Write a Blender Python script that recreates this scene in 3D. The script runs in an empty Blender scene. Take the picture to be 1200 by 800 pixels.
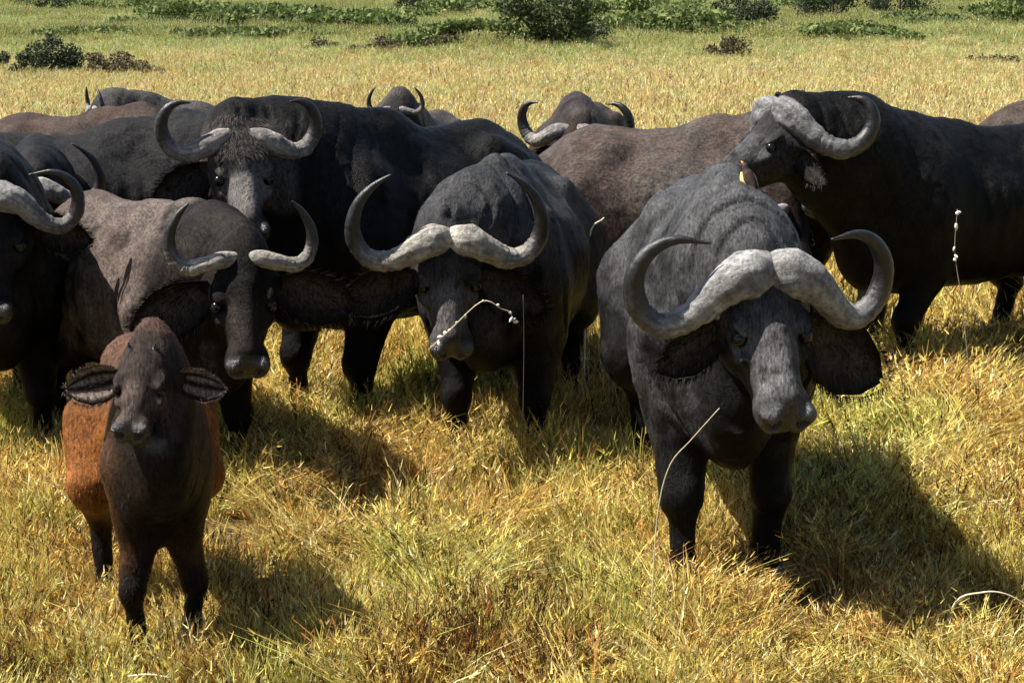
import bpy, math, random
import numpy as np
from mathutils import Vector, Matrix

random.seed(7)
RNG = np.random.default_rng(11)
sc = bpy.context.scene
C = sc.collection
rad = math.radians

# ------------------------------------------------------------------ camera, sky, sun, exposure
CAM_H, F_PX, HOR_Y = 2.10, 2000.0, 42.0
PITCH = math.atan((400 - HOR_Y) / F_PX)
cam_d = bpy.data.cameras.new('camera')
cam = bpy.data.objects.new('camera', cam_d)
C.objects.link(cam)
cam.location = (0, 0, CAM_H)
cam.rotation_euler = (math.pi / 2 - PITCH, 0, 0)
cam_d.sensor_width = 36.0
cam_d.lens = 36.0 * F_PX / 1200.0
cam_d.clip_start = 0.05
cam_d.clip_end = 3000
sc.camera = cam

SUN_EL = rad(57)
SUN_FROM = Vector((-1.0, -0.08, 0)).normalized()      # where the sun stands (horizontal)
world = bpy.data.worlds.new('World')
sc.world = world
world.use_nodes = True
wn = world.node_tree.nodes
wl = world.node_tree.links
bgn = wn['Background']
sky = wn.new('ShaderNodeTexSky')
sky.sky_type = 'NISHITA'
sky.sun_disc = False
sky.sun_elevation = SUN_EL
sky.sun_rotation = math.atan2(SUN_FROM.x, SUN_FROM.y)
wl.new(sky.outputs[0], bgn.inputs[0])
bgn.inputs[1].default_value = 0.05
sun_d = bpy.data.lights.new('sun', 'SUN')
sun_d.energy = 5.0
sun_d.angle = rad(0.5)
sun_d.color = (1.0, 0.95, 0.86)
sun = bpy.data.objects.new('sun', sun_d)
C.objects.link(sun)
sd = Vector((SUN_FROM.x * math.cos(SUN_EL), SUN_FROM.y * math.cos(SUN_EL), math.sin(SUN_EL)))
sun.rotation_euler = (-sd).to_track_quat('-Z', 'Y').to_euler()
sun.location = (-20, -5, 30)
sc.view_settings.view_transform = 'Standard'
sc.view_settings.look = 'None'
sc.view_settings.exposure = 1.12
sc.view_settings.gamma = 1.0
sc.view_settings.use_curve_mapping = False
sc.cycles.adaptive_threshold = 0.02
sc.cycles.max_bounces = 4
sc.cycles.diffuse_bounces = 1
sc.cycles.glossy_bounces = 2
sc.cycles.transparent_max_bounces = 4


def W(px, py, d):
    """world point on the ray through photograph pixel (px, py) at ground distance d"""
    x = (px - 600) / F_PX
    z = (400 - py) / F_PX
    cy, sy = math.cos(PITCH), math.sin(PITCH)
    dy = cy + z * sy
    dz = -sy + z * cy
    t = d / dy
    return np.array([x * t, d, CAM_H + dz * t])


# ------------------------------------------------------------------ numpy helpers
def hash3(i, j, k, seed):
    n = (i * 374761393 + j * 668265263 + k * 1274126177 + seed * 974711) & 0x7fffffff
    n = ((n ^ (n >> 13)) * 1103515245) & 0x7fffffff
    n = n ^ (n >> 16)
    return (n & 0xffff) / 65535.0


def vnoise(p, freq, seed=0):
    q = np.asarray(p) * freq + 100.0
    i = np.floor(q).astype(np.int64)
    f = q - i
    f = f * f * (3 - 2 * f)
    out = 0
    for a in (0, 1):
        for b in (0, 1):
            for c in (0, 1):
                w = (f[:, 0] if a else 1 - f[:, 0]) * (f[:, 1] if b else 1 - f[:, 1]) * (f[:, 2] if c else 1 - f[:, 2])
                out = out + w * hash3(i[:, 0] + a, i[:, 1] + b, i[:, 2] + c, seed)
    return out


def fbm(p, freq, seed=0, octs=3):
    s, a, t = 0, 1.0, 0
    for o in range(octs):
        s = s + a * vnoise(p, freq * 2 ** o, seed + o * 17)
        t += a
        a *= 0.5
    return s / t


def sstep(a, b, x):
    t = np.clip((x - a) / (b - a), 0, 1)
    return t * t * (3 - 2 * t)


def mesh_np(name, v, faces, smooth=True, col=None):
    """faces: (n,3) or (n,4) int array"""
    me = bpy.data.meshes.new(name)
    v = np.ascontiguousarray(v, dtype=np.float32)
    faces = np.ascontiguousarray(faces, dtype=np.int32)
    n, k = faces.shape
    me.vertices.add(len(v))
    me.vertices.foreach_set('co', v.ravel())
    me.loops.add(n * k)
    me.loops.foreach_set('vertex_index', faces.ravel())
    me.polygons.add(n)
    me.polygons.foreach_set('loop_start', np.arange(0, n * k, k, dtype=np.int32))
    me.polygons.foreach_set('loop_total', np.full(n, k, dtype=np.int32))
    me.polygons.foreach_set('use_smooth', np.full(n, smooth, dtype=bool))
    me.update(calc_edges=True)
    if col is not None:
        a = me.attributes.new('Col', 'FLOAT_COLOR', 'POINT')
        c4 = np.ones((len(v), 4), dtype=np.float32)
        c4[:, :col.shape[1]] = col
        a.data.foreach_set('color', c4.ravel())
    return me


def link(name, me, mat=None, parent=None, **props):
    o = bpy.data.objects.new(name, me)
    C.objects.link(o)
    if mat is not None and me is not None:
        if len(me.materials) == 0:
            me.materials.append(mat)
    if parent is not None:
        o.parent = parent
    for k, val in props.items():
        o[k] = val
    return o


def surface_nets(F, xs, ys, zs):
    """zero level of F (negative inside) on a rectilinear grid"""
    nx, ny, nz = F.shape
    S = F < 0
    cnt = np.zeros((nx - 1, ny - 1, nz - 1), dtype=np.int8)
    for a in (0, 1):
        for b in (0, 1):
            for c in (0, 1):
                cnt += S[a:nx - 1 + a, b:ny - 1 + b, c:nz - 1 + c]
    act = (cnt > 0) & (cnt < 8)
    ci, cj, ck = np.nonzero(act)
    idx = np.full(act.shape, -1, dtype=np.int64)
    idx[ci, cj, ck] = np.arange(len(ci))
    acc = np.zeros((len(ci), 3))
    num = np.zeros(len(ci))
    X = [xs, ys, zs]
    corners = [(a, b, c) for a in (0, 1) for b in (0, 1) for c in (0, 1)]
    for p in corners:
        for ax in range(3):
            if p[ax] == 1:
                continue
            q = list(p)
            q[ax] = 1
            v0 = F[ci + p[0], cj + p[1], ck + p[2]]
            v1 = F[ci + q[0], cj + q[1], ck + q[2]]
            m = (v0 < 0) != (v1 < 0)
            t = np.where(m, v0 / np.where(m, v0 - v1, 1), 0)
            for d, (cc, base) in enumerate(zip((ci, cj, ck), p)):
                g0 = X[d][cc + base]
                g = g0 + t * (X[d][cc + 1] - X[d][cc]) if d == ax else g0
                acc[:, d] += np.where(m, g, 0)
            num += m
    V = acc / num[:, None]
    quads = []
    Si = S
    # x edges
    for ax in range(3):
        sl0 = [slice(1, -1)] * 3
        sl1 = [slice(1, -1)] * 3
        sl0[ax] = slice(0, -1)
        sl1[ax] = slice(1, None)
        A = Si[tuple(sl0)]
        B = Si[tuple(sl1)]
        i, j, k = np.nonzero(A != B)
        ins = A[i, j, k]
        off = [1, 1, 1]
        off[ax] = 0
        i, j, k = i + off[0], j + off[1], k + off[2]
        u, v = (ax + 1) % 3, (ax + 2) % 3
        def cell(du, dv):
            t = [i.copy(), j.copy(), k.copy()]
            t[u] = t[u] - du
            t[v] = t[v] - dv
            return idx[t[0], t[1], t[2]]
        q = np.stack([cell(1, 1), cell(0, 1), cell(0, 0), cell(1, 0)], 1)
        q = np.where(ins[:, None], q, q[:, ::-1])
        quads.append(q)
    Q = np.concatenate(quads)
    Q = Q[(Q >= 0).all(1)]
    return V, Q


class SDF:
    """field of smooth-blended shapes on a rectilinear grid"""
    def __init__(self, xs, ys, zs):
        self.xs, self.ys, self.zs = xs, ys, zs
        self.F = np.full((len(xs), len(ys), len(zs)), 0.25, dtype=np.float32)

    def sub(self, lo, hi):
        r = []
        for g, a, b in ((self.xs, lo[0], hi[0]), (self.ys, lo[1], hi[1]), (self.zs, lo[2], hi[2])):
            i0 = max(0, int(np.searchsorted(g, a)) - 1)
            i1 = min(len(g), int(np.searchsorted(g, b)) + 1)
            r.append(slice(i0, i1))
        return tuple(r)

    def pts(self, sl):
        return np.meshgrid(self.xs[sl[0]], self.ys[sl[1]], self.zs[sl[2]], indexing='ij', sparse=True)

    def blend(self, sl, d, k, cut=False):
        a = self.F[sl]
        if cut:
            d = -d
            h = np.clip(k - np.abs(a - d), 0, None) / k
            self.F[sl] = np.maximum(a, d) + h * h * k * 0.25
        else:
            h = np.clip(k - np.abs(a - d), 0, None) / k
            self.F[sl] = np.minimum(a, d) - h * h * k * 0.25

    def ell(self, c, r, k=0.06, R=None, cut=False):
        c = np.asarray(c, float)
        m = max(r) + k + 0.03
        sl = self.sub(c - m, c + m)
        x, y, z = self.pts(sl)
        x, y, z = x - c[0], y - c[1], z - c[2]
        if R is not None:
            x, y, z = (R[0, 0] * x + R[1, 0] * y + R[2, 0] * z,
                       R[0, 1] * x + R[1, 1] * y + R[2, 1] * z,
                       R[0, 2] * x + R[1, 2] * y + R[2, 2] * z)
        k0 = np.sqrt((x / r[0]) ** 2 + (y / r[1]) ** 2 + (z / r[2]) ** 2)
        k1 = np.sqrt((x / r[0] ** 2) ** 2 + (y / r[1] ** 2) ** 2 + (z / r[2] ** 2) ** 2)
        d = k0 * (k0 - 1) / np.maximum(k1, 1e-6)
        self.blend(sl, np.minimum(d, 0.3), k, cut)

    def cone(self, a, b, r1, r2, k=0.06, sq=1.0):
        """tapering capsule; sq < 1 squeezes it along y"""
        a, b = np.asarray(a, float), np.asarray(b, float)
        m = max(r1, r2) + k + 0.03
        sl = self.sub(np.minimum(a, b) - m, np.maximum(a, b) + m)
        x, y, z = self.pts(sl)
        x, y, z = x - a[0], (y - a[1]) / sq, z - a[2]
        e = (b - a) / np.array([1, sq, 1])
        t = np.clip((x * e[0] + y * e[1] + z * e[2]) / max(e @ e, 1e-9), 0, 1)
        d = np.sqrt((x - t * e[0]) ** 2 + (y - t * e[1]) ** 2 + (z - t * e[2]) ** 2) - (r1 + (r2 - r1) * t)
        self.blend(sl, d * min(sq, 1), k)


def axis_grid(lo, hi, flo, fhi, coarse, fine):
    """coarse spacing outside [flo, fhi], fine inside"""
    g = []
    x = lo
    while x < hi:
        g.append(x)
        w = sstep(flo - 0.10, flo, np.array(x)) * (1 - sstep(fhi, fhi + 0.10, np.array(x)))
        x += coarse + (fine - coarse) * float(w)
    return np.array(g)


# ------------------------------------------------------------------ materials
def new_mat(name):
    m = bpy.data.materials.new(name)
    m.use_nodes = True
    return m, m.node_tree.nodes, m.node_tree.links, m.node_tree.nodes['Principled BSDF']


def noise_node(n, l, scale, detail=4, rough=0.6, vec=None):
    t = n.new('ShaderNodeTexNoise')
    t.inputs['Scale'].default_value = scale
    t.inputs['Detail'].default_value = detail
    t.inputs['Roughness'].default_value = rough
    if vec is not None:
        l.new(vec, t.inputs['Vector'])
    return t


def hide_material():
    m, n, l, b = new_mat('buffalo_hide')
    at = n.new('ShaderNodeAttribute')
    at.attribute_name = 'Col'
    tc = n.new('ShaderNodeTexCoord')
    mp = n.new('ShaderNodeMapping')
    mp.inputs['Scale'].default_value = (0.6, 1.0, 0.6)
    l.new(tc.outputs['Object'], mp.inputs[0])
    smp = n.new('ShaderNodeMapping')
    smp.inputs['Scale'].default_value = (0.55, 1.4, 0.45)
    smp.inputs['Rotation'].default_value = (0, 0.7, 0)
    l.new(tc.outputs['Object'], smp.inputs[0])
    fine = noise_node(n, l, 85, 6, 0.8, smp.outputs[0])
    mid = noise_node(n, l, 15, 6, 0.65, mp.outputs[0])
    ramp = n.new('ShaderNodeValToRGB')
    ramp.color_ramp.elements[0].position = 0.36
    ramp.color_ramp.elements[0].color = (0.25, 0.25, 0.26, 1)
    ramp.color_ramp.elements[1].position = 0.66
    ramp.color_ramp.elements[1].color = (1.85, 1.82, 1.78, 1)
    l.new(fine.outputs[0], ramp.inputs[0])
    ramp2 = n.new('ShaderNodeValToRGB')
    ramp2.color_ramp.elements[0].position = 0.3
    ramp2.color_ramp.elements[0].color = (0.55, 0.55, 0.57, 1)
    ramp2.color_ramp.elements[1].position = 0.7
    ramp2.color_ramp.elements[1].color = (1.35, 1.32, 1.28, 1)
    l.new(mid.outputs[0], ramp2.inputs[0])
    m1 = n.new('ShaderNodeMixRGB'); m1.blend_type = 'MULTIPLY'; m1.inputs[0].default_value = 1
    m2 = n.new('ShaderNodeMixRGB'); m2.blend_type = 'MULTIPLY'; m2.inputs[0].default_value = 1
    l.new(at.outputs['Color'], m1.inputs[1]); l.new(ramp.outputs[0], m1.inputs[2])
    l.new(m1.outputs[0], m2.inputs[1]); l.new(ramp2.outputs[0], m2.inputs[2])
    l.new(m2.outputs[0], b.inputs['Base Color'])
    mr = n.new('ShaderNodeMapRange')
    mr.inputs['To Min'].default_value = 0.16
    mr.inputs['To Max'].default_value = 0.50
    l.new(at.outputs['Alpha'], mr.inputs['Value'])
    l.new(mr.outputs[0], b.inputs['Roughness'])
    sp = n.new('ShaderNodeMapRange')
    sp.inputs['From Min'].default_value = 0.1
    sp.inputs['From Max'].default_value = 0.55
    sp.inputs['To Min'].default_value = 0.8
    sp.inputs['To Max'].default_value = 0.07
    l.new(at.outputs['Alpha'], sp.inputs['Value'])
    l.new(sp.outputs[0], b.inputs['Specular IOR Level'])
    # relief: hair grain, creases
    wr = n.new('ShaderNodeTexVoronoi')
    wr.feature = 'DISTANCE_TO_EDGE'
    wr.inputs['Scale'].default_value = 22
    wmap = n.new('ShaderNodeMapping')
    wmap.inputs['Scale'].default_value = (1.6, 1.6, 0.55)
    l.new(tc.outputs['Object'], wmap.inputs[0])
    l.new(wmap.outputs[0], wr.inputs['Vector'])
    wcl = n.new('ShaderNodeMapRange')
    wcl.inputs['From Max'].default_value = 0.18
    l.new(wr.outputs['Distance'], wcl.inputs['Value'])
    ad = n.new('ShaderNodeMath'); ad.operation = 'MULTIPLY_ADD'
    l.new(wcl.outputs[0], ad.inputs[0]); ad.inputs[1].default_value = 0.10
    l.new(fine.outputs[0], ad.inputs[2])
    ad2 = n.new('ShaderNodeMath'); ad2.operation = 'MULTIPLY_ADD'
    l.new(mid.outputs[0], ad2.inputs[0]); ad2.inputs[1].default_value = 1.4
    l.new(ad.outputs[0], ad2.inputs[2])
    bp = n.new('ShaderNodeBump')
    bp.inputs['Strength'].default_value = 0.7
    bp.inputs['Distance'].default_value = 0.011
    l.new(ad2.outputs[0], bp.inputs['Height'])
    l.new(bp.outputs[0], b.inputs['Normal'])
    return m


def horn_material():
    m, n, l, b = new_mat('horn_keratin')
    at = n.new('ShaderNodeAttribute'); at.attribute_name = 'Col'
    tc = n.new('ShaderNodeTexCoord')
    fine = noise_node(n, l, 48, 8, 0.75, tc.outputs['Object'])
    mid = noise_node(n, l, 22, 4, 0.6, tc.outputs['Object'])
    ramp = n.new('ShaderNodeValToRGB')
    ramp.color_ramp.elements[0].position = 0.38
    ramp.color_ramp.elements[0].color = (0.38, 0.37, 0.37, 1)
    ramp.color_ramp.elements[1].position = 0.66
    ramp.color_ramp.elements[1].color = (1.30, 1.29, 1.28, 1)
    l.new(fine.outputs[0], ramp.inputs[0])
    m1 = n.new('ShaderNodeMixRGB'); m1.blend_type = 'MULTIPLY'; m1.inputs[0].default_value = 0.85
    l.new(at.outputs['Color'], m1.inputs[1]); l.new(ramp.outputs[0], m1.inputs[2])
    l.new(m1.outputs[0], b.inputs['Base Color'])
    mr = n.new('ShaderNodeMapRange')
    mr.inputs['To Min'].default_value = 0.20
    mr.inputs['To Max'].default_value = 0.72
    l.new(at.outputs['Alpha'], mr.inputs['Value'])
    l.new(mr.outputs[0], b.inputs['Roughness'])
    ad = n.new('ShaderNodeMath'); ad.operation = 'MULTIPLY_ADD'
    l.new(mid.outputs[0], ad.inputs[0]); ad.inputs[1].default_value = 1.2
    l.new(fine.outputs[0], ad.inputs[2])
    mu = n.new('ShaderNodeMath'); mu.operation = 'MULTIPLY'
    l.new(ad.outputs[0], mu.inputs[0]); l.new(at.outputs['Alpha'], mu.inputs[1])
    bp = n.new('ShaderNodeBump')
    bp.inputs['Strength'].default_value = 0.9
    bp.inputs['Distance'].default_value = 0.016
    l.new(mu.outputs[0], bp.inputs['Height'])
    l.new(bp.outputs[0], b.inputs['Normal'])
    return m


def attr_material(name, rough=0.8, transl=0.0, patch=False, spec=0.2):
    """colour from the mesh attribute; plants let light through"""
    m, n, l, b = new_mat(name)
    at = n.new('ShaderNodeAttribute'); at.attribute_name = 'Col'
    col = at.outputs['Color']
    if patch:
        geo = n.new('ShaderNodeNewGeometry')
        # colour of the sward drifts over the ground: straw, rust and green patches
        sep = n.new('ShaderNodeSeparateXYZ'); l.new(geo.outputs['Position'], sep.inputs[0])
        cmb = n.new('ShaderNodeCombineXYZ'); l.new(sep.outputs[0], cmb.inputs[0])
        l.new(sep.outputs[1], cmb.inputs[1])
        n1 = noise_node(n, l, 0.9, 3, 0.6, cmb.outputs[0])
        r1 = n.new('ShaderNodeValToRGB')
        e = r1.color_ramp.elements
        e[0].position = 0.30; e[0].color = (0.88, 1.06, 0.78, 1)
        e[1].position = 0.74; e[1].color = (1.10, 0.84, 0.66, 1)
        x = e.new(0.5); x.color = (1.06, 1.0, 0.85, 1)
        l.new(n1.outputs[0], r1.inputs[0])
        mx = n.new('ShaderNodeMixRGB'); mx.blend_type = 'MULTIPLY'; mx.inputs[0].default_value = 1
        l.new(col, mx.inputs[1]); l.new(r1.outputs[0], mx.inputs[2])
        # the hillside beyond is greener, fresher grass
        n2 = noise_node(n, l, 0.06, 4, 0.6, cmb.outputs[0])
        ym = n.new('ShaderNodeMath'); ym.operation = 'MULTIPLY_ADD'
        l.new(n2.outputs[0], ym.inputs[0]); ym.inputs[1].default_value = 60.0
        l.new(sep.outputs[1], ym.inputs[2])
        yr = n.new('ShaderNodeMapRange'); yr.interpolation_type = 'SMOOTHSTEP'
        yr.inputs['From Min'].default_value = 70.0
        yr.inputs['From Max'].default_value = 105.0
        l.new(ym.outputs[0], yr.inputs['Value'])
        mg = n.new('ShaderNodeMixRGB'); mg.blend_type = 'MULTIPLY'
        l.new(yr.outputs[0], mg.inputs[0])
        l.new(mx.outputs[0], mg.inputs[1]); mg.inputs[2].default_value = (0.90, 1.0, 1.0, 1)
        # middle distance: pale straw
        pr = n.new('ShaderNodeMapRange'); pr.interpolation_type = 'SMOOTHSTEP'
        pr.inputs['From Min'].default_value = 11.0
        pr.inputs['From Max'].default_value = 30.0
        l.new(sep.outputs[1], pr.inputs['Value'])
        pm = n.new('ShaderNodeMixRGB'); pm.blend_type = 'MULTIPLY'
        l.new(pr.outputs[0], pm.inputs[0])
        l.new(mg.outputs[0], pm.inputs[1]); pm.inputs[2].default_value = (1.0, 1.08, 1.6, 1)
        col = pm.outputs[0]
    l.new(col, b.inputs['Base Color'])
    b.inputs['Roughness'].default_value = rough
    b.inputs['Specular IOR Level'].default_value = spec
    if transl > 0:
        tr = n.new('ShaderNodeBsdfTranslucent')
        l.new(col, tr.inputs['Color'])
        ms = n.new('ShaderNodeMixShader')
        ms.inputs[0].default_value = transl
        l.new(b.outputs[0], ms.inputs[1]); l.new(tr.outputs[0], ms.inputs[2])
        l.new(ms.outputs[0], n['Material Output'].inputs['Surface'])
    return m


def plain_mat(name, col, rough=0.5, spec=0.4, bump=0.0, bscale=60):
    m, n, l, b = new_mat(name)
    tc = n.new('ShaderNodeTexCoord')
    nz = noise_node(n, l, bscale, 4, 0.6, tc.outputs['Object'])
    r = n.new('ShaderNodeValToRGB')
    r.color_ramp.elements[0].position = 0.3
    r.color_ramp.elements[1].position = 0.7
    r.color_ramp.elements[0].color = tuple(c * 0.75 for c in col) + (1,)
    r.color_ramp.elements[1].color = tuple(min(1, c * 1.2) for c in col) + (1,)
    l.new(nz.outputs[0], r.inputs[0])
    l.new(r.outputs[0], b.inputs['Base Color'])
    b.inputs['Roughness'].default_value = rough
    b.inputs['Specular IOR Level'].default_value = spec
    if bump:
        bp = n.new('ShaderNodeBump'); bp.inputs['Distance'].default_value = bump
        l.new(nz.outputs[0], bp.inputs['Height']); l.new(bp.outputs[0], b.inputs['Normal'])
    return m


M_HIDE = hide_material()
M_HORN = horn_material()
M_HAIR = attr_material('coat_hair', 0.5, 0.0, spec=0.06)
M_GRASS = attr_material('dry_grass', 0.75, 0.28, patch=True, spec=0.08)
M_LEAF = attr_material('shrub_leaf', 0.6, 0.25)
M_EYE = plain_mat('eye_dark', (0.008, 0.006, 0.006), 0.16, 0.35)
M_HOOF = plain_mat('hoof_horn', (0.03, 0.027, 0.025), 0.5, 0.4, 0.002, 90)
M_STALK = plain_mat('pale_straw', (0.62, 0.53, 0.36), 0.6, 0.3)
M_SEED = plain_mat('pale_seed', (0.75, 0.70, 0.60), 0.7, 0.2)
M_BARK = plain_mat('shrub_bark', (0.12, 0.09, 0.065), 0.85, 0.2, 0.004, 40)


# ------------------------------------------------------------------ terrain
def ground_z(x, y):
    x = np.asarray(x, float); y = np.asarray(y, float)
    t = np.clip(y - 15.0, 0, None)
    rise = 0.040 * (t - 10 * (1 - np.exp(-t / 10)))
    p = np.stack([x, y, np.zeros_like(x)], -1).reshape(-1, 3)
    und = (fbm(p, 0.05, 3, 2).reshape(x.shape) - 0.5) * 1.3 * sstep(22, 70, y)
    und = und + (fbm(p, 0.6, 5, 2).reshape(x.shape) - 0.5) * 0.05
    return rise + und


def build_ground():
    ys = np.concatenate([np.arange(-6, 30, 0.4), np.geomspace(30, 900, 120)])
    us = np.linspace(-1, 1, 141)
    V = []
    for y in ys:
        hw = 16 + 0.9 * max(y, 0)
        V.append(np.stack([us * hw, np.full_like(us, y), np.zeros_like(us)], 1))
    V = np.concatenate(V)
    V[:, 2] = ground_z(V[:, 0], V[:, 1])
    nu = len(us)
    i, j = np.meshgrid(np.arange(len(ys) - 1), np.arange(nu - 1), indexing='ij')
    a = (i * nu + j).ravel()
    Q = np.stack([a, a + 1, a + nu + 1, a + nu], 1)
    me = mesh_np('ground', V, Q)
    m, n, l, b = new_mat('grassland_soil')
    geo = n.new('ShaderNodeNewGeometry')
    f = noise_node(n, l, 22, 6, 0.7, geo.outputs['Position'])
    r = n.new('ShaderNodeValToRGB')
    e = r.color_ramp.elements
    e[0].position = 0.32; e[0].color = (0.035, 0.022, 0.010, 1)
    e[1].position = 0.68; e[1].color = (0.34, 0.25, 0.09, 1)
    l.new(f.outputs[0], r.inputs[0])
    sep = n.new('ShaderNodeSeparateXYZ'); l.new(geo.outputs['Position'], sep.inputs[0])
    mr = n.new('ShaderNodeMapRange'); mr.interpolation_type = 'SMOOTHSTEP'
    mr.inputs['From Min'].default_value = 12; mr.inputs['From Max'].default_value = 45
    l.new(sep.outputs[1], mr.inputs['Value'])
    big = noise_node(n, l, 0.08, 5, 0.65, geo.outputs['Position'])
    r2 = n.new('ShaderNodeValToRGB')
    e = r2.color_ramp.elements
    e[0].position = 0.35; e[0].color = (0.40, 0.31, 0.11, 1)
    e[1].position = 0.65; e[1].color = (0.30, 0.29, 0.10, 1)
    l.new(big.outputs[0], r2.inputs[0])
    mx = n.new('ShaderNodeMixRGB')
    l.new(mr.outputs[0], mx.inputs[0]); l.new(r.outputs[0], mx.inputs[1]); l.new(r2.outputs[0], mx.inputs[2])
    yr = n.new('ShaderNodeMapRange'); yr.interpolation_type = 'SMOOTHSTEP'
    yr.inputs['From Min'].default_value = 42; yr.inputs['From Max'].default_value = 70
    l.new(sep.outputs[1], yr.inputs['Value'])
    mg = n.new('ShaderNodeMixRGB')
    l.new(yr.outputs[0], mg.inputs[0]); l.new(mx.outputs[0], mg.inputs[1])
    mg.inputs[2].default_value = (0.27, 0.31, 0.09, 1)
    l.new(mg.outputs[0], b.inputs['Base Color'])
    b.inputs['Roughness'].default_value = 0.95
    b.inputs['Specular IOR Level'].default_value = 0.1
    bp = n.new('ShaderNodeBump'); bp.inputs['Distance'].default_value = 0.05
    l.new(f.outputs[0], bp.inputs['Height']); l.new(bp.outputs[0], b.inputs['Normal'])
    link('ground', me, m, None, kind='structure', label='dry grassland soil rising to a green hillside')


build_ground()


# ------------------------------------------------------------------ buffalo
def nrm(v):
    v = np.asarray(v, float)
    return v / np.linalg.norm(v)


def catmull(P, n):
    P = np.asarray(P, float)
    Q = np.vstack([2 * P[0] - P[1], P, 2 * P[-1] - P[-2]])
    out = []
    m = len(P) - 1
    for s in np.linspace(0, m, n):
        i = min(int(s), m - 1)
        t = s - i
        p0, p1, p2, p3 = Q[i], Q[i + 1], Q[i + 2], Q[i + 3]
        out.append(0.5 * (2 * p1 + (p2 - p0) * t + (2 * p0 - 5 * p1 + 4 * p2 - p3) * t * t + (3 * p1 - p0 - 3 * p2 + p3) * t ** 3))
    return np.array(out)


def sweep(path, ra, rb, ref, seg=14):
    """tube with elliptical section: ra across the (path, ref) plane's in-plane normal, rb along ref"""
    n = len(path)
    T = np.gradient(path, axis=0)
    T /= np.linalg.norm(T, axis=1)[:, None]
    B = ref - (T @ ref)[:, None] * T
    B /= np.linalg.norm(B, axis=1)[:, None]
    Nn = np.cross(B, T)
    th = np.linspace(0, 2 * math.pi, seg, endpoint=False)
    V = path[:, None, :] + (np.cos(th)[None, :, None] * Nn[:, None, :] * ra[:, None, None]
                            + np.sin(th)[None, :, None] * B[:, None, :] * rb[:, None, None])
    V = V.reshape(-1, 3)
    i, j = np.meshgrid(np.arange(n - 1), np.arange(seg), indexing='ij')
    j2 = (j + 1) % seg
    Q = np.stack([i * seg + j, i * seg + j2, (i + 1) * seg + j2, (i + 1) * seg + j], -1).reshape(-1, 4)
    c0, c1 = len(V), len(V) + 1
    V = np.vstack([V, path[:1], path[-1:]])
    caps = []
    for q in range(0, seg):
        a, b2 = q, (q + 1) % seg
        caps.append([c0, b2, a, a])
        e = (n - 1) * seg
        caps.append([c1, e + a, e + b2, e + b2])
    return V, Q, np.array(caps)


def tube_mesh(name, path, ra, rb, ref, seg=14, col=None, colfn=None):
    V, Q, caps = sweep(path, ra, rb, np.asarray(ref, float), seg)
    faces = [tuple(q) for q in Q.tolist()] + [tuple(c[:3]) for c in caps.tolist()]
    me = bpy.data.meshes.new(name)
    me.from_pydata(V.tolist(), [], faces)
    for p in me.polygons:
        p.use_smooth = True
    if col is not None:
        a = me.attributes.new('Col', 'FLOAT_COLOR', 'POINT')
        ring = np.concatenate([np.repeat(np.arange(len(path)), seg), [0, len(path) - 1]])
        c4 = np.asarray(col, dtype=np.float32)[ring]
        if colfn is not None:
            c4 = colfn(V, c4).astype(np.float32)
        a.data.foreach_set('color', np.ascontiguousarray(c4).ravel())
    return me


# horn outlines as (out, up, back) from the middle of the forehead, in metres, and their half thickness
HORN_BULL = dict(pts=[(.010, -.010, .03), (.085, .0, .0), (.19, -.05, .005), (.30, -.155, .05), (.40, -.19, .09),
                      (.485, -.12, .10), (.505, .0, .085), (.455, .095, .06), (.365, .138, .03), (.24, .125, .0)],
                 ra=[.098, .098, .074, .052, .046, .043, .038, .029, .018, .004], boss=1.0)
HORN_SWEPT = dict(pts=[(.012, .0, .03), (.09, .005, .01), (.18, -.06, .05), (.27, -.16, .14), (.34, -.20, .24),
                       (.40, -.16, .33), (.43, -.06, .38), (.42, .04, .37), (.38, .09, .33), (.33, .10, .27)],
                  ra=[.086, .100, .086, .064, .056, .050, .045, .036, .024, .004], boss=1.0)
HORN_UP = dict(pts=[(.014, .0, .03), (.09, .0, .0), (.20, -.055, .01), (.30, -.10, .05), (.40, -.09, .08),
                    (.47, -.01, .08), (.485, .09, .06), (.45, .20, .04), (.38, .28, .02), (.29, .34, .0)],
               ra=[.076, .084, .068, .054, .049, .044, .038, .029, .018, .004], boss=1.0)
HORN_COW = dict(pts=[(.022, -.005, .03), (.11, -.005, .0), (.20, -.03, .01), (.28, -.045, .03), (.34, -.01, .04),
                     (.37, .06, .04), (.365, .14, .03), (.335, .21, .02), (.30, .26, .01), (.265, .295, .0)],
                ra=[.036, .046, .044, .040, .037, .033, .028, .022, .014, .004], boss=0.0)
HORN_WIDE = dict(pts=[(.03, .0, .03), (.12, -.01, .0), (.22, -.06, .01), (.31, -.095, .04), (.39, -.075, .07),
                      (.445, .0, .07), (.455, .09, .05), (.42, .165, .03), (.36, .20, .02), (.29, .20, .0)],
                 ra=[.04, .058, .060, .053, .049, .044, .037, .029, .018, .004], boss=0.2)
HORN_BUD = dict(pts=[(.075, -.03, .03), (.10, .0, .02), (.115, .03, .01), (.12, .06, .005)],
                ra=[.022, .02, .015, .004], boss=0.0)


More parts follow.
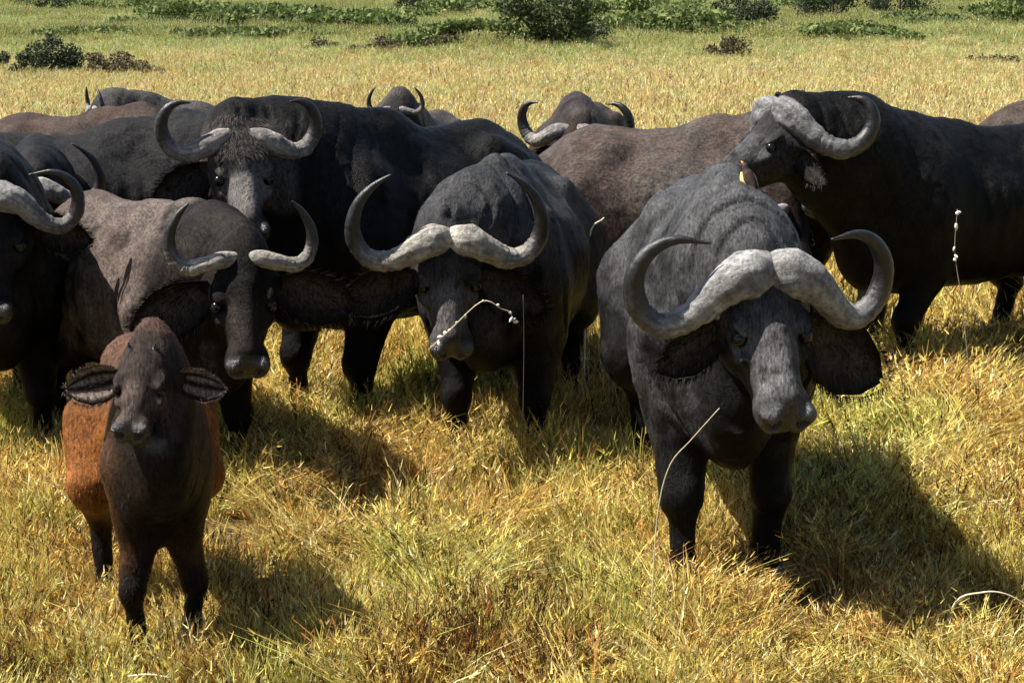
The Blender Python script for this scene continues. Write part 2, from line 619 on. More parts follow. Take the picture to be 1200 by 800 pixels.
def buffalo(label, front, heading, S=1.0, boss=None, muzzle=None, yaw_roll=0.0, horn=HORN_BULL, horn_s=1.0, horn_tint=(.30, .29, .28),
            res=0.022, hres=0.012, feet=None, base=(.040, .038, .039), dust_sheen=(.16, .13, .11), dust_sheen_amt=0.3, red=0.0,
            droop=(15, 15), ear_s=1.0, ear_fwd=0.0, calf=False, width=.86, hump=1.0, neckr=.95, hairs=3500, hair_len=0.015, group='buffalo herd',
            seed=1, shaggy=False, horn_back=0.0, face_shade=False, lit_face=False, face_tint=(.075, .07, .068), hk=1.0, ear_x=.075, folds=.3, ridge=0.0, ears=(1, 1), tail=True, horn_sides=(1, 1)):
    root = bpy.data.objects.new('buffalo_calf' if calf else 'buffalo', None)
    C.objects.link(root)
    gz = float(ground_z(front[0], front[1]))
    root.location = (front[0], front[1], gz)
    root.rotation_euler = (0, 0, heading)
    root.empty_display_size = 0.3
    root['label'] = label
    root['category'] = 'buffalo'
    root['group'] = group
    ch, sh = math.cos(heading), math.sin(heading)
    Rw = np.array([[ch, -sh, 0], [sh, ch, 0], [0, 0, 1]])        # local -> world

    def loc(p):
        return (np.asarray(p) - np.array([front[0], front[1], gz])) @ Rw

    bo, mu = loc(boss), loc(muzzle)
    X = nrm(mu - bo)
    up = np.array([0, 0, 1.0])
    side = nrm(np.cross(up, X))                                   # animal's left
    if yaw_roll:
        Rr = np.array(Matrix.Rotation(yaw_roll, 3, Vector(X)))
        side = Rr @ side
    Zh = np.cross(X, side)
    HR = np.stack([X, side, Zh], 1)
    hs = S * hk * (0.80 if calf else 1.0)
    HO = bo - HR @ np.array([.035, 0, .055]) * hs

    def h(p):
        return HO + HR @ (np.asarray(p, float) * hs)

    # feet: (fore left, fore right, hind left, hind right) offsets
    feet = feet or [(0, 0), (0, 0), (0, 0), (0, 0)]
    L = 1.0 if not calf else 0.74                                  # body length
    lo = np.array([-1.85 * S * L, -0.75 * S, -0.03])
    hi = np.array([0.60 * S, 0.75 * S, 1.80 * S])
    hp = np.array([h((-.15, 0, -.15)), h((.62, 0, -.1)), h((.1, .3, 0)), h((.1, -.3, 0)), h((.2, 0, -.35)), h((.1, 0, .2))])
    hlo, hhi = hp.min(0) - 0.03, hp.max(0) + 0.03
    lo = np.minimum(lo, hlo - .1)
    hi = np.maximum(hi, hhi + .1)
    xs, ys, zs = [axis_grid(lo[i], hi[i], hlo[i], hhi[i], res, hres) for i in range(3)]
    G = SDF(xs, ys, zs)

    def E(c, r, k=0.1, s=S):
        G.ell(np.array(c) * s * np.array([L, 1, 1]), np.array(r) * s, k * s)

    def K(a, b, r1, r2, k=0.06, sq=1.0):
        G.cone(np.array(a) * S * np.array([L, 1, 1]), np.array(b) * S * np.array([L, 1, 1]), r1 * S, r2 * S, k * S, sq)

    w = width
    lift = 0.23 if calf else 0.0                                   # calves stand on longer legs
    flat = 0.76 if calf else 1.0
    lg = 0.80 if calf else 1.0
    E((-.74, 0, .99 + lift * .6), (.70, (.40 if calf else .46) * w, .42 * flat), .1)
    E((-.14, 0, .95 + lift * .6), (.42, .38 * w, .43 * flat), .14)
    E((-.62, 0, .80 + lift), (.55, .37 * w, .26 * flat), .12)
    E((-1.28, 0, 1.08), (.40, .36 * w, .40 * flat), .14)
    hz = 0.0 if calf else 0.055 * hump
    K((.02, 0, 1.29 + hz), (-.42, 0, 1.34 + hz), .20, .19, .16, .72)
    K((-.1, 0, 1.42 + hz + .035 * ridge), (-.5, 0, 1.40 + hz + .02 * ridge), .10 - .015 * ridge, .09, .10 - .05 * ridge, .6)
    K((-.40, 0, 1.37), (-1.25, 0, 1.36), .11, .12, .12)
    for s in (1, -1):
        E((-1.10, s * .25 * w, 1.33), (.13, .07, .10), .10)
        E((-1.60, s * .10, 1.20), (.08, .07, .10), .10)
        E((-.06, s * .28 * w, .98), (.23, .13, .36), .08)
        E((-1.24, s * .25 * w, .98), (.30, .15, .38), .08)
    E((.20, 0, .78 + lift), (.20, .14, .22), .12)
    # neck to the skull
    n0 = np.array((.0, 0, 1.14)) * S
    n1 = h((-.06, 0, -.14))
    mid = (n0 + n1) / 2 + np.array([0, 0, .05 * S])
    nr = neckr
    G.cone(n0, mid, .36 * S * nr, .27 * S * nr, .15 * S, .82)
    G.cone(mid, n1, .27 * S * nr, .175 * S * nr, .12 * S, .82)
    # nape ridge from the withers
    G.cone(np.array((-.05, 0, 1.44 + hz + .035 * ridge)) * S, h((-.10, 0, -.03 + .02 * ridge)), (.10 - .02 * ridge) * S, (.09 - .015 * ridge) * S, (.14 - .08 * ridge) * S, .7)
    # dewlap
    G.cone(np.array((.18, 0, .86 + lift)) * S, h((.05, 0, -.25)), .12 * S, .07 * S, .14 * S, .6)
    # legs
    joints = []
    for q, s in enumerate((1, -1)):
        fx, fy = feet[q]
        fl = .21 * s * (.75 + .25 * w)
        hip = (-.04, s * .25 * w, .98)
        elbow = (-.10 + fx * .25, s * .245 * w + fy * .3, .72)
        knee = (.0 + fx * .62, fl + fy * .6, .40 + abs(fx) * .06)
        fet = (-.02 + fx, fl + fy, .13)
        toe = (.03 + fx, fl + fy, .045)
        K(hip, elbow, .19 * lg, .140 * lg, .08); K(elbow, knee, .138 * lg, .076 * lg, .05)
        G.ell(np.array(knee) * S * np.array([L, 1, 1]) + np.array([.012, 0, 0]) * S, np.array((.086, .078, .10)) * S * lg, .03 * S)
        K(knee, fet, .060 * lg, .050 * lg, .02); K(fet, toe, .064 * lg, .070 * lg, .02)
        joints.append((toe, s))
        fx, fy = feet[q + 2]
        fl = .22 * s
        hip = (-1.28, s * .22, 1.02)
        stif = (-1.06 + fx * .2, s * .26 + fy * .3, .74)
        hock = (-1.44 + fx * .75, fl + fy * .7, .47)
        fet = (-1.36 + fx, fl + fy, .13)
        toe = (-1.31 + fx, fl + fy, .045)
        K(hip, stif, .23 * lg, .17 * lg, .10); K(stif, hock, .15 * lg, .078 * lg, .06)
        K(hock, fet, .064 * lg, .050 * lg, .02); K(fet, toe, .062 * lg, .068 * lg, .02)
        joints.append((toe, s))
    # head
    def HE(c, r, k=.05, cut=False):
        G.ell(h(c), np.array(r) * hs, k * hs, HR, cut)

    def HK(a, b, r1, r2, k=.05):
        G.cone(h(a), h(b), r1 * hs, r2 * hs, k * hs)
    fl = 0.88 if calf else 1.0
    HE((.06, 0, -.10), (.17, .150, .15), .08)
    HK((.14, 0, -.12), (.42 * fl, 0, -.12), .124, .080, .06)
    HK((.16, 0, -.045), (.47 * fl, 0, -.060), .080, .052, .04)
    HE((.475 * fl, 0, -.185), (.070, .068, .042), .03)
    HK((.10, 0, -.24), (.44 * fl, 0, -.195), .092, .056, .05)
    for s in (1, -1):
        HE((.490 * fl, s * .046, -.118), (.084, .060, .074), .03)
        HK((.05, s * .105, -.10), (.27, s * .100, -.115), .062, .040, .04)
        HE((.16, s * .088, -.190), (.14, .062, .095), .04)
        HE((.180, s * .116, -.026), (.060, .036, .024), .02)
        HE((.270, s * .112, -.095), (.040, .030, .018), .02)
        HE((.232, s * .160, -.052), (.040, .034, .032), .010, True)
        HE((.53 * fl, s * .066, -.078), (.046, .040, .038), .02)
        HE((.566 * fl, s * .054, -.090), (.046, .027, .030), .008, True)
        HE((.565 * fl, s * .092, -.080), (.030, .020, .012), .010, True)
        HE((.50 * fl, s * .080, -.162), (.12, .09, .011), .010, True)
        # ear root
        HK((.08, s * .10, -.12), (.075, s * .165, -.135), .050, .036, .04)
    if shaggy:
        HE((.07, 0, .01), (.13, .14, .05), .05)
    V, Q = surface_nets(G.F, xs, ys, zs)
    # slack skin, ribs, muscle unevenness
    hv = (V - HO) @ HR / hs                                       # head coordinates
    inhead = (sstep(-.12, .0, hv[:, 0]) * (1 - sstep(.24, .32, np.abs(hv[:, 1]))) * (1 - sstep(.30, .42, -hv[:, 2])))
    v0 = V[Q[:, 1]] - V[Q[:, 0]]
    v1 = V[Q[:, 2]] - V[Q[:, 0]]
    fn = np.cross(v0, v1)
    N = np.zeros_like(V)
    for c in range(4):
        np.add.at(N, Q[:, c], fn)
    N /= np.maximum(np.linalg.norm(N, axis=1), 1e-9)[:, None]
    b = V / S
    bx = b[:, 0] / L
    dsp = (fbm(V * np.array([1, 1, .7]), 5.0, seed, 3) - .5) * .035 * S * (1 - inhead * .9)
    neckm = sstep(-.35, .0, bx) * (1 - inhead) * sstep(.55, .8, b[:, 2])
    ph = bx * 46 + 9 * np.sin(b[:, 2] * 3 + seed) + 12 * fbm(V, 2.0, seed + 3, 2)
    dsp += -np.clip(np.cos(ph) - .62, 0, 1) * .050 * S * neckm * folds
    ribm = sstep(-1.0, -.8, bx) * (1 - sstep(-.35, -.2, bx)) * sstep(.75, .9, b[:, 2]) * (1 - sstep(1.15, 1.3, b[:, 2]))
    dsp += np.cos(bx * 62 + b[:, 2] * 4) * .004 * S * ribm
    dsp += (fbm(V, 22.0, seed + 9, 2) - .5) * .010 * S * (1 - inhead * .6)
    V = V + N * dsp[:, None]
    # coat colour
    n1_ = fbm(V, 2.6, seed + 21, 5)
    n2_ = fbm(V, 8.0, seed + 31, 4)
    base = np.array(base) * (.75 if calf else .55); dust_sheen_c = np.array(dust_sheen)  # base is darker on animals standing in shade, so shade is painted in
    dm = np.clip(sstep(.40, .66, n1_ * .6 + n2_ * .4 + (b[:, 2] - .9) * .18) * dust_sheen_amt * 1.7, 0, 1)
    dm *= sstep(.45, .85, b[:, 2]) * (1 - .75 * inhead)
    col = base[None] * (1 - dm[:, None]) + dust_sheen_c[None] * dm[:, None]  # patches are dust, and painted grey sun sheen on the black hides
    if red:
        rm = red * sstep(.42, .62, fbm(V, 3.1, seed + 41, 3)) * sstep(.55, .8, b[:, 2])
        col = col * (1 - rm[:, None]) + np.array((.055, .030, .023))[None] * rm[:, None]
    if calf:
        fm = (1 - sstep(-.75, .16, bx - .7 * np.abs(b[:, 1]) + .3 * (n2_ - .5) * 2)) * sstep(.38, .62, b[:, 2] + .2 * (n2_ - .5))
        col = col * (1 - fm[:, None]) + (np.array((.21, .080, .022)) * (.5 + .9 * n2_[:, None])) * fm[:, None]
        tm = sstep(1.05, 1.32, b[:, 2]) * (1 - inhead) * .9
        col = col * (1 - tm[:, None]) + (np.array((.085, .050, .038)) * (.5 + .8 * n2_[:, None])) * tm[:, None]
    if face_shade:  # front of the animal painted dark to stand for shade
        fd = sstep(-.05, .12, bx + .1 * (n2_ - .5)) * .85
        col = col * (1 - fd[:, None]) + base[None] * fd[:, None]
    if lit_face:  # face colour lightened to stand in for sunlight on it
        gf = inhead * sstep(.3, .6, n2_ + .12) * .8 * (1 - sstep(.62, .66, hv[:, 0])) * (1 - sstep(.22, .27, -hv[:, 2]))
        col = col * (1 - gf[:, None]) + np.array(face_tint)[None] * gf[:, None]
    # bare muzzle, bridge of nose painted lighter like a sunlit highlight
    muz = inhead * sstep(.475 * fl, .53 * fl, hv[:, 0]) * (1 - sstep(.62, .66, hv[:, 0])) * (1 - sstep(.20, .24, -hv[:, 2])) * (1 - sstep(.15, .19, np.abs(hv[:, 1])))
    brm = inhead * sstep(.18, .28, hv[:, 0]) * (1 - sstep(.42, .5, hv[:, 0])) * sstep(-.13, -.05, hv[:, 2]) * sstep(.35, .6, n2_ + .1)
    col = col * (1 + 1.5 * brm[:, None])
    col = col * (1 - muz[:, None]) + np.array((.022, .021, .023))[None] * muz[:, None]
    rough = np.clip(.62 + .3 * dm - .55 * muz, 0, 1)
    col4 = np.concatenate([col, rough[:, None]], 1)
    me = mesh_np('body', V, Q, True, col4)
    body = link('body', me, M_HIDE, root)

    # coat: short hairs standing off the skin
    if hairs:
        rng = np.random.default_rng(seed)
        pick = rng.integers(0, len(V), hairs * 2)
        ok = (V[pick, 2] > .12 * S) & (muz[pick] < .2) & (rng.random(len(pick)) > inhead[pick] * .55)
        pick = pick[ok][:hairs]
        P, Nn = V[pick], N[pick]
        flow = np.array([-.8, 0, -.75])[None] + rng.normal(0, .35, (len(P), 3))
        hf = inhead[pick][:, None]
        flow = flow * (1 - hf) + (X[None] * .9 - up[None] * .2) * hf
        flow -= (flow * Nn).sum(1)[:, None] * Nn
        flow /= np.maximum(np.linalg.norm(flow, axis=1), 1e-6)[:, None]
        stand = rng.uniform(.08, .38, (len(P), 1))
        ln = rng.uniform(.5, 1.4, (len(P), 1)) * hair_len * (1 - .6 * hf)
        wdt = np.cross(flow, Nn) * rng.uniform(.0012, .0022, (len(P), 1)) * (1.3 if calf else 1)
        root_p = P - Nn * .002
        tip = root_p + (flow + Nn * stand) * ln
        HV = np.stack([root_p - wdt, root_p + wdt, tip], 1).reshape(-1, 3)
        HF = np.arange(len(HV)).reshape(-1, 3)
        hc = np.repeat(col[pick] * rng.uniform(.6, 1.7, (len(P), 1)), 3, 0)
        link('coat', mesh_np('coat', HV, HF, True, hc), M_HAIR, root, kind='stuff')

    if shaggy:
        rng = np.random.default_rng(seed + 77)
        cand = np.nonzero((np.abs(hv[:, 1]) < .15) & (hv[:, 0] > -.08) & (hv[:, 0] < .16) & (hv[:, 2] > -.03))[0]
        pk = rng.choice(cand, 900)
        P, Nn = V[pk], N[pk]
        d = X[None] * .9 + Nn * .22 + side[None] * (hv[pk, 1] * 5)[:, None] + rng.normal(0, .25, (len(pk), 3))
        d /= np.linalg.norm(d, axis=1)[:, None]
        wv_ = np.cross(d, Nn) * .0022
        tip = P + d * rng.uniform(.02, .05, (len(pk), 1))
        HV = np.stack([P - wv_, P + wv_, tip], 1).reshape(-1, 3)
        hc = np.repeat(np.array((.07, .06, .055))[None] * rng.uniform(.4, 1.5, (len(pk), 1)), 3, 0)
        link('forelock', mesh_np('forelock', HV, np.arange(len(HV)).reshape(-1, 3), True, hc), M_HAIR, root, kind='stuff')

    # horns
    fwd = nrm(np.cross(side, up) * -1)
    if fwd @ X < 0:
        fwd = -fwd
    upo = np.cross(fwd, side)
    if upo[2] < 0:
        upo = -upo
    hb = horn_back
    ups = upo * math.cos(hb) - fwd * math.sin(hb)
    bks = -fwd * math.cos(hb) - upo * math.sin(hb)
    for s in (1, -1):
        hsz = horn_s * hs * horn_sides[0 if s == 1 else 1]
        pts = [bo + (s * side * p[0] + ups * p[1] + bks * p[2]) * hsz for p in horn['pts']]
        nn = 90
        SG = 36
        path = catmull(pts, nn)
        u = np.linspace(0, 1, nn)
        ra = np.interp(u, np.linspace(0, 1, len(horn['ra'])), horn['ra']) * hsz
        ra = np.convolve(np.pad(ra, 2, mode='edge'), np.ones(5) / 5, 'valid')
        ra[-1] = .003
        ring = 1 + .06 * np.sin(u * 120 + 3 * np.sin(u * 37)) * sstep(.15, .3, u) * (1 - sstep(.5, .75, u)) * (1 if len(pts) > 5 else 0)
        ra = ra * ring
        depth = np.where(u < .35, .62 + .38 * u / .35, 1.0)
        rng2 = np.random.default_rng(seed + s)
        light = 1 - sstep(.30, .62, u)
        ht = np.array(horn_tint)
        cols = ht[None] * light[:, None] + np.array((.022, .021, .021))[None] * (1 - light[:, None])
        cols = np.concatenate([cols, (.25 + .75 * light)[:, None]], 1)
        def rough_boss(Vv, c4, light=light):
            k = fbm(Vv, 30.0, seed + 5, 3)
            c4 = c4.copy()
            tt = np.concatenate([np.tile(np.linspace(0, 2 * math.pi, SG, endpoint=False), nn), [0, 0]])
            us = np.concatenate([np.repeat(u, SG), [0, 1]])
            k3 = fbm(np.stack([np.cos(tt) * 3.5, np.sin(tt) * 3.5, us * 6], 1), 1.7, seed + 13, 3)
            c4[:, :3] *= (.25 + 1.5 * k3)[:, None]
            k2 = fbm(Vv, 11.0, seed + 7, 3)
            c4[:, :3] *= ((.45 + 1.1 * k) * (.55 + .9 * k2))[:, None]
            return c4
        hm = tube_mesh('horn', path, ra, ra * depth, bks, SG, cols, rough_boss)
        # knobbly keratin
        co = np.empty(len(hm.vertices) * 3, dtype=np.float32)
        hm.vertices.foreach_get('co', co)
        co = co.reshape(-1, 3)
        cen = np.repeat(path, SG, 0)
        dirv = co[:len(cen)] - cen
        amp = np.repeat((1 - sstep(.35, .65, u)) * .34 + .03, SG)
        th = np.tile(np.linspace(0, 2 * math.pi, SG, endpoint=False), nn)
        uu = np.repeat(u, SG)
        fib = fbm(np.stack([np.cos(th) * 2.2, np.sin(th) * 2.2, uu * 5], 1), 1.6, seed + 13, 3)
        fib_amp = (1 - sstep(.30, .55, uu)) * .16
        co[:len(cen)] = cen + dirv * (1 + (fib - .5) * fib_amp + (fbm(co[:len(cen)], 14.0 / S, seed + 2, 4) - .5) * amp)[:, None]
        hm.vertices.foreach_set('co', co.ravel())
        hm.update()
        link('horn', hm, M_HORN, root)
        # eyes
        bpy_me = bpy.data.meshes.get('eye_ball') or make_eye()
        eo = link('eye', bpy_me, M_EYE, root)
        eo.location = Vector(h((.230, s * .126, -.056)))
        eo.scale = ((.026 if calf else .030) * hs,) * 3
        # ears
        dr = rad(droop[0 if s == 1 else 1])
        ed = s * side * math.cos(dr) - upo * math.sin(dr) - fwd * (.16 - ear_fwd)
        ed = nrm(ed)
        wv = nrm(upo * math.cos(dr) + s * side * math.sin(dr))
        wv = nrm(wv - (wv @ ed) * ed)
        nv = np.cross(ed, wv)
        if nv @ fwd < 0:
            nv = -nv
        ear(root, h((ear_x, s * .135, -.135)), ed, wv, nv,   .30 * hs * ear_s * ears[0 if s == 1 else 1], base, seed + (5 if s == 1 else 6), calf)
    # tail
    if tail:
        t0 = np.array((-1.60 * L, 0, 1.16)) * S
        pts = [t0, t0 + np.array((-.07, .01, -.12)) * S, t0 + np.array((-.08, .02, -.35)) * S, t0 + np.array((-.06, .03, -.60)) * S,
               t0 + np.array((-.05, .03, -.72)) * S, t0 + np.array((-.05, .03, -.88)) * S]
        path = catmull(pts, 18)
        rr = np.interp(np.linspace(0, 1, 18), [0, .15, .6, .72, .85, 1], [.05, .035, .022, .04, .04, .006]) * S
        link('tail', tube_mesh('tail', path, rr, rr, (0, 1, 0), 8, np.tile(np.append(base, .7), (18, 1))), M_HIDE, root)
    # hooves
    for toe, s in joints:
        for dy in (-.034, .034):
            hp_ = np.array(toe) * np.array([L, 1, 1])
            path = np.array([hp_ + (-.03, dy, .055), hp_ + (.0, dy, .03), hp_ + (.045, dy, .0), hp_ + (.065, dy * .9, -.035)]) * S
            rr = np.array([.034, .042, .040, .028]) * S
            link('hoof', tube_mesh('hoof', path, rr, rr, (0, 1, 0), 8), M_HOOF, root)
    return root


def make_eye():
    import bmesh
    bm = bmesh.new()
    bmesh.ops.create_icosphere(bm, subdivisions=3, radius=1.0)
    me = bpy.data.meshes.new('eye_ball')
    bm.to_mesh(me)
    bm.free()
    for p in me.polygons:
        p.use_smooth = True
    return me


def ear(root, o, e, w, n, ln, base, seed, calf):
    """dished, leaf-shaped ear with a ragged hairy rim"""
    rng = np.random.default_rng(seed)
    NU, NV = 22, 13
    u = np.linspace(0, 1, NU)
    v = np.linspace(-1, 1, NV)
    wid = ln * .30 * np.interp(u, [0, .12, .35, .6, .85, 1], [.42, .62, .95, 1.0, .62, .06])
    U, Vv = np.meshgrid(u, v, indexing='ij')
    Wd = np.repeat(wid[:, None], NV, 1)
    asym = np.where(Vv < 0, 1.15, .75)
    cup = (Vv ** 2) * ln * .13 * np.interp(U, [0, .3, 1], [1.6, 1.1, .3])
    wob = (rng.random((NU, NV)) - .5) * ln * .015
    P = (o[None, None] + e * (U * ln)[..., None] + w * (Vv * Wd * asym)[..., None]
         + n * (cup + wob - .02 * ln)[..., None] - w * (U ** 2 * ln * .12)[..., None])
    back = P - n * (ln * .030)
    # rim closes front and back sheets
    verts = np.concatenate([P.reshape(-1, 3), back.reshape(-1, 3)])
    off = NU * NV
    i, j = np.meshgrid(np.arange(NU - 1), np.arange(NV - 1), indexing='ij')
    a = (i * NV + j).ravel()
    q1 = np.stack([a, a + 1, a + NV + 1, a + NV], 1)
    q2 = q1[:, ::-1] + off
    rim = []
    for k in range(NU - 1):
        rim += [[k * NV, (k + 1) * NV, (k + 1) * NV + off, k * NV + off],
                [k * NV + NV - 1, k * NV + NV - 1 + off, (k + 1) * NV + NV - 1 + off, (k + 1) * NV + NV - 1]]
    for k in range(NV - 1):
        z = (NU - 1) * NV + k
        rim += [[z, z + 1, z + 1 + off, z + off]]
    base = np.asarray(base)
    inner = np.array((.10, .085, .078)) if not calf else np.array((.22, .18, .16))
    outer = base if not calf else np.array((.05, .03, .025))
    ic = np.exp(-(Vv * 1.5) ** 2)[..., None] * inner + (1 - np.exp(-(Vv * 1.5) ** 2))[..., None] * outer
    if calf:
        strip = (np.sin(Vv * 9 + .8) > .15)[..., None]
        ic = np.where(strip, inner, np.array((.02, .015, .013)))
    else:
        ic = ic * .55
    col = np.concatenate([ic.reshape(-1, 3), np.tile(outer, (off, 1))])
    col = np.concatenate([col, np.full((len(col), 1), .8)], 1)
    me = mesh_np('ear', verts, np.concatenate([q1, q2, np.array(rim)]), True, col)
    eo = link('ear', me, M_HIDE, root)
    # fringe
    hv, hc = [], []
    for k in range(420):
        lower = rng.random() < .62
        uu = rng.uniform(.12, 1.0)
        vv = -1.0 if lower else 1.0
        if rng.random() < .35:
            vv = rng.uniform(-.9, .9)
        wd = np.interp(uu, u, wid)
        p = o + e * uu * ln + w * (vv * wd * (1.15 if vv < 0 else .75)) + n * (vv * vv * ln * .1) - w * (uu ** 2 * ln * .12)
        d = nrm(e * .7 + w * vv * .8 + rng.normal(0, .25, 3) - np.array([0, 0, .35]))
        hl = ln * rng.uniform(.05, .15) * (.5 if calf else 1)
        sdv = nrm(np.cross(d, n)) * .0016
        hv += [p - sdv, p + sdv, p + d * hl]
        cc = (outer * rng.uniform(.6, 1.5)) if rng.random() < .8 else inner * .8
        hc += [cc] * 3
    link('ear_fringe', mesh_np('ear_fringe', np.array(hv), np.arange(len(hv)).reshape(-1, 3), True, np.array(hc)), M_HAIR, eo, kind='stuff')


def at(px, d):
    p = W(px, 400, d)
    return (float(p[0]), d)


def head_to(d):
    return math.atan2(d[1], d[0])


# foremost bull, cool grey patches paint the sun's sheen on its hide
BULL = buffalo('huge black bull foremost on the right, wide curled horns and heavy grey boss',
        at(853, 6.25), head_to((-.02, -1)), 1.0, W(903, 322, 5.76), W(940, 470, 5.48), horn=HORN_BULL, horn_s=.96, horn_tint=(.34, .335, .33),
        res=.017, hres=.0085, feet=[(-.10, -.02), (.10, .04), (.0, .0), (-.2, 0)], base=(.012, .0115, .012), dust_sheen=(.092, .094, .100), dust_sheen_amt=.42,
        droop=(26, 30), hump=1.25, hairs=16000, seed=3, width=.70, neckr=.92, folds=1.3, ridge=1.0, ears=(1.15, .72), ear_x=.12, lit_face=True, face_tint=(.060, .060, .063), ear_s=1.4, hk=.95)
# middle bull, sun sheen painted as grey patches
buffalo('black bull in the middle with tall upswept pale horns, chewing a pale grass sprig',
        at(578, 8.05), head_to((-.16, -1)), .945, W(527, 282, 7.55), W(535, 420, 7.35), horn=HORN_UP, horn_s=.93, horn_tint=(.42, .39, .34),
        res=.02, hres=.010, feet=[(.04, .02), (.02, .02), (.0, .0), (.1, .03)], base=(.010, .0095, .010), dust_sheen=(.078, .080, .086), dust_sheen_amt=.34,
        droop=(22, 14), hairs=13000, seed=8, width=.84, ear_s=1.4, hk=1.0, ear_x=.15, folds=.8, ridge=1.0, lit_face=True, face_tint=(.05, .047, .047))
# brown young cow
buffalo('dusty brown young buffalo behind the calf, thin upright horns, sunlit flank and shaded face',
        at(236, 7.75), head_to((.62, -.80)), .885, W(284, 303, 7.05), W(292, 408, 6.82), horn=HORN_COW, horn_s=.90, horn_tint=(.36, .33, .29),
        res=.02, hres=.011, base=(.008, .007, .0068), dust_sheen=(.115, .094, .083), dust_sheen_amt=.85, red=.3, droop=(10, 22), hairs=12000, seed=12, hump=-.9, neckr=.85,
        ear_s=1.5, face_shade=True)
# calf
buffalo('russet brown buffalo calf standing in the left foreground, tiny horn buds and striped ears',
        at(181, 5.52), head_to((.31, -1)), .70, W(166, 410, 5.36), W(139, 500, 5.16), horn=HORN_BUD, horn_s=.65, horn_tint=(.35, .33, .31),
        res=.013, hres=.0085, feet=[(-.06, -.05), (.10, .05), (.0, .04), (.06, 0)], base=(.014, .010, .0085), dust_sheen=(.07, .048, .038), dust_sheen_amt=.2,
        droop=(4, 8), ear_s=1.15, calf=True, hairs=30000, hair_len=.016, lit_face=True, face_tint=(.04, .03, .027), seed=15, ears=(.9, 1.1), ear_fwd=.15, width=.41, neckr=.50, hk=1.05)
# tall one behind, head raised; hide tones darkened to paint its shade
buffalo('tall black buffalo with raised head behind the brown one, shaggy forehead between wide horns',
        at(384, 8.85), head_to((-.57, -.82)), 1.08, W(283, 160, 8.35), W(296, 248, 8.08), horn=HORN_WIDE, horn_s=.87, horn_tint=(.3, .27, .25),
        res=.022, hres=.012, base=(.007, .0068, .007), dust_sheen=(.03, .029, .029), dust_sheen_amt=.18, droop=(20, 26), ear_s=1.25, hairs=9000, seed=21,
        shaggy=True, hump=.9, hk=.88, lit_face=True)
# right back bull, head turned; shade of the flank put into darker tones
buffalo('black bull broadside at the right edge, head high and turned left over the herd',
        at(1040, 10.3), head_to((-.82, -.57)), 1.03, W(908, 133, 9.80), W(835, 182, 9.58), horn=HORN_SWEPT, horn_s=.98, horn_tint=(.2, .2, .2),
        res=.022, hres=.012, base=(.007, .0068, .007), dust_sheen=(.022, .022, .022), dust_sheen_amt=.18, droop=(35, 35), hairs=9000, seed=25, lit_face=True, face_tint=(.035, .035, .037), hk=.95, hump=-.4, neckr=1.2,
        feet=[(.1, 0), (-.12, 0), (0, 0), (.1, 0)])
# muddy brown one
buffalo('mud-caked brown buffalo seen from the rump, standing between the two bulls',
        at(905, 11.2), head_to((.90, -.35)), .99, W(930, 245, 10.75), W(960, 310, 10.55), horn=HORN_COW, horn_tint=(.3, .29, .28),
        res=.022, hres=.02, base=(.012, .010, .0098), dust_sheen=(.078, .068, .063), dust_sheen_amt=.8, red=.4, hairs=9000, seed=29, hump=.7)
# behind, left of muddy one
buffalo('dark reddish-naped buffalo peering between the middle bull and the mud-caked one, one pale horn curled',
        at(672, 13.4), head_to((-.15, -1)), 1.02, W(670, 152, 12.4), W(650, 204, 12.15), horn=HORN_WIDE, horn_s=.92, horn_tint=(.22, .2, .19),
        res=.028, hres=.018, base=(.015, .0125, .012), dust_sheen=(.055, .045, .042), dust_sheen_amt=.6, red=.35, hairs=4000, seed=33, hump=.6)
# left edge bull
buffalo('black bull cut off by the left edge of the picture, facing the camera',
        at(-4, 8.1), head_to((.38, -1)), 1.0, W(-14, 230, 7.55), W(-22, 364, 7.3), horn=HORN_BULL, horn_s=.75, horn_tint=(.26, .255, .25),
        res=.022, hres=.014, base=(.009, .0088, .009), dust_sheen=(.05, .05, .05), dust_sheen_amt=.25, droop=(14, 14), hairs=7000, seed=37, width=.74)
# second horned one behind it, colour darkened for its shade
buffalo('black buffalo behind the left edge bull, only its curved horn and dark neck showing',
        at(54, 10.2), head_to((.3, -1)), .93, W(40, 222, 9.6), W(40, 310, 9.4), horn=HORN_UP, horn_s=.80, horn_tint=(.3, .29, .28),
        res=.028, hres=.02, base=(.008, .0078, .008), dust_sheen=(.05, .05, .05), dust_sheen_amt=.2, hairs=4000, seed=41)
# brown rump far left
buffalo('brown-rumped buffalo at the far left of the back row, sunlit hip',
        at(185, 12.3), head_to((.85, -.50)), 1.02, W(262, 215, 11.6), W(285, 280, 11.4), horn=HORN_COW, horn_tint=(.3, .29, .28),
        res=.028, hres=.02, base=(.016, .0125, .011), dust_sheen=(.062, .045, .037), dust_sheen_amt=.6, red=.6, hairs=4000, seed=45, hump=.4)
# black flank, its shade painted in with a darker base
buffalo('black buffalo with unlit flank behind the brown young one, rump to the left',
        at(235, 11.0), head_to((.97, .22)), 1.0, W(272, 180, 10.9), W(304, 238, 10.95), horn=HORN_COW, horn_tint=(.3, .29, .28),
        res=.028, hres=.02, base=(.007, .0068, .007), dust_sheen=(.05, .05, .055), dust_sheen_amt=.2, hairs=4000, seed=49, hump=.6)
# far left-facing one with low head
buffalo('farthest buffalo of the left back row, grey back, head low and turned left',
        at(182, 14.6), head_to((-1, -.1)), .97, W(108, 127, 14.2), W(80, 165, 14.1), horn=HORN_COW, horn_s=.6, horn_tint=(.3, .3, .29),
        res=.03, hres=.02, base=(.013, .0125, .013), dust_sheen=(.07, .067, .066), dust_sheen_amt=.6, hairs=3500, seed=53)
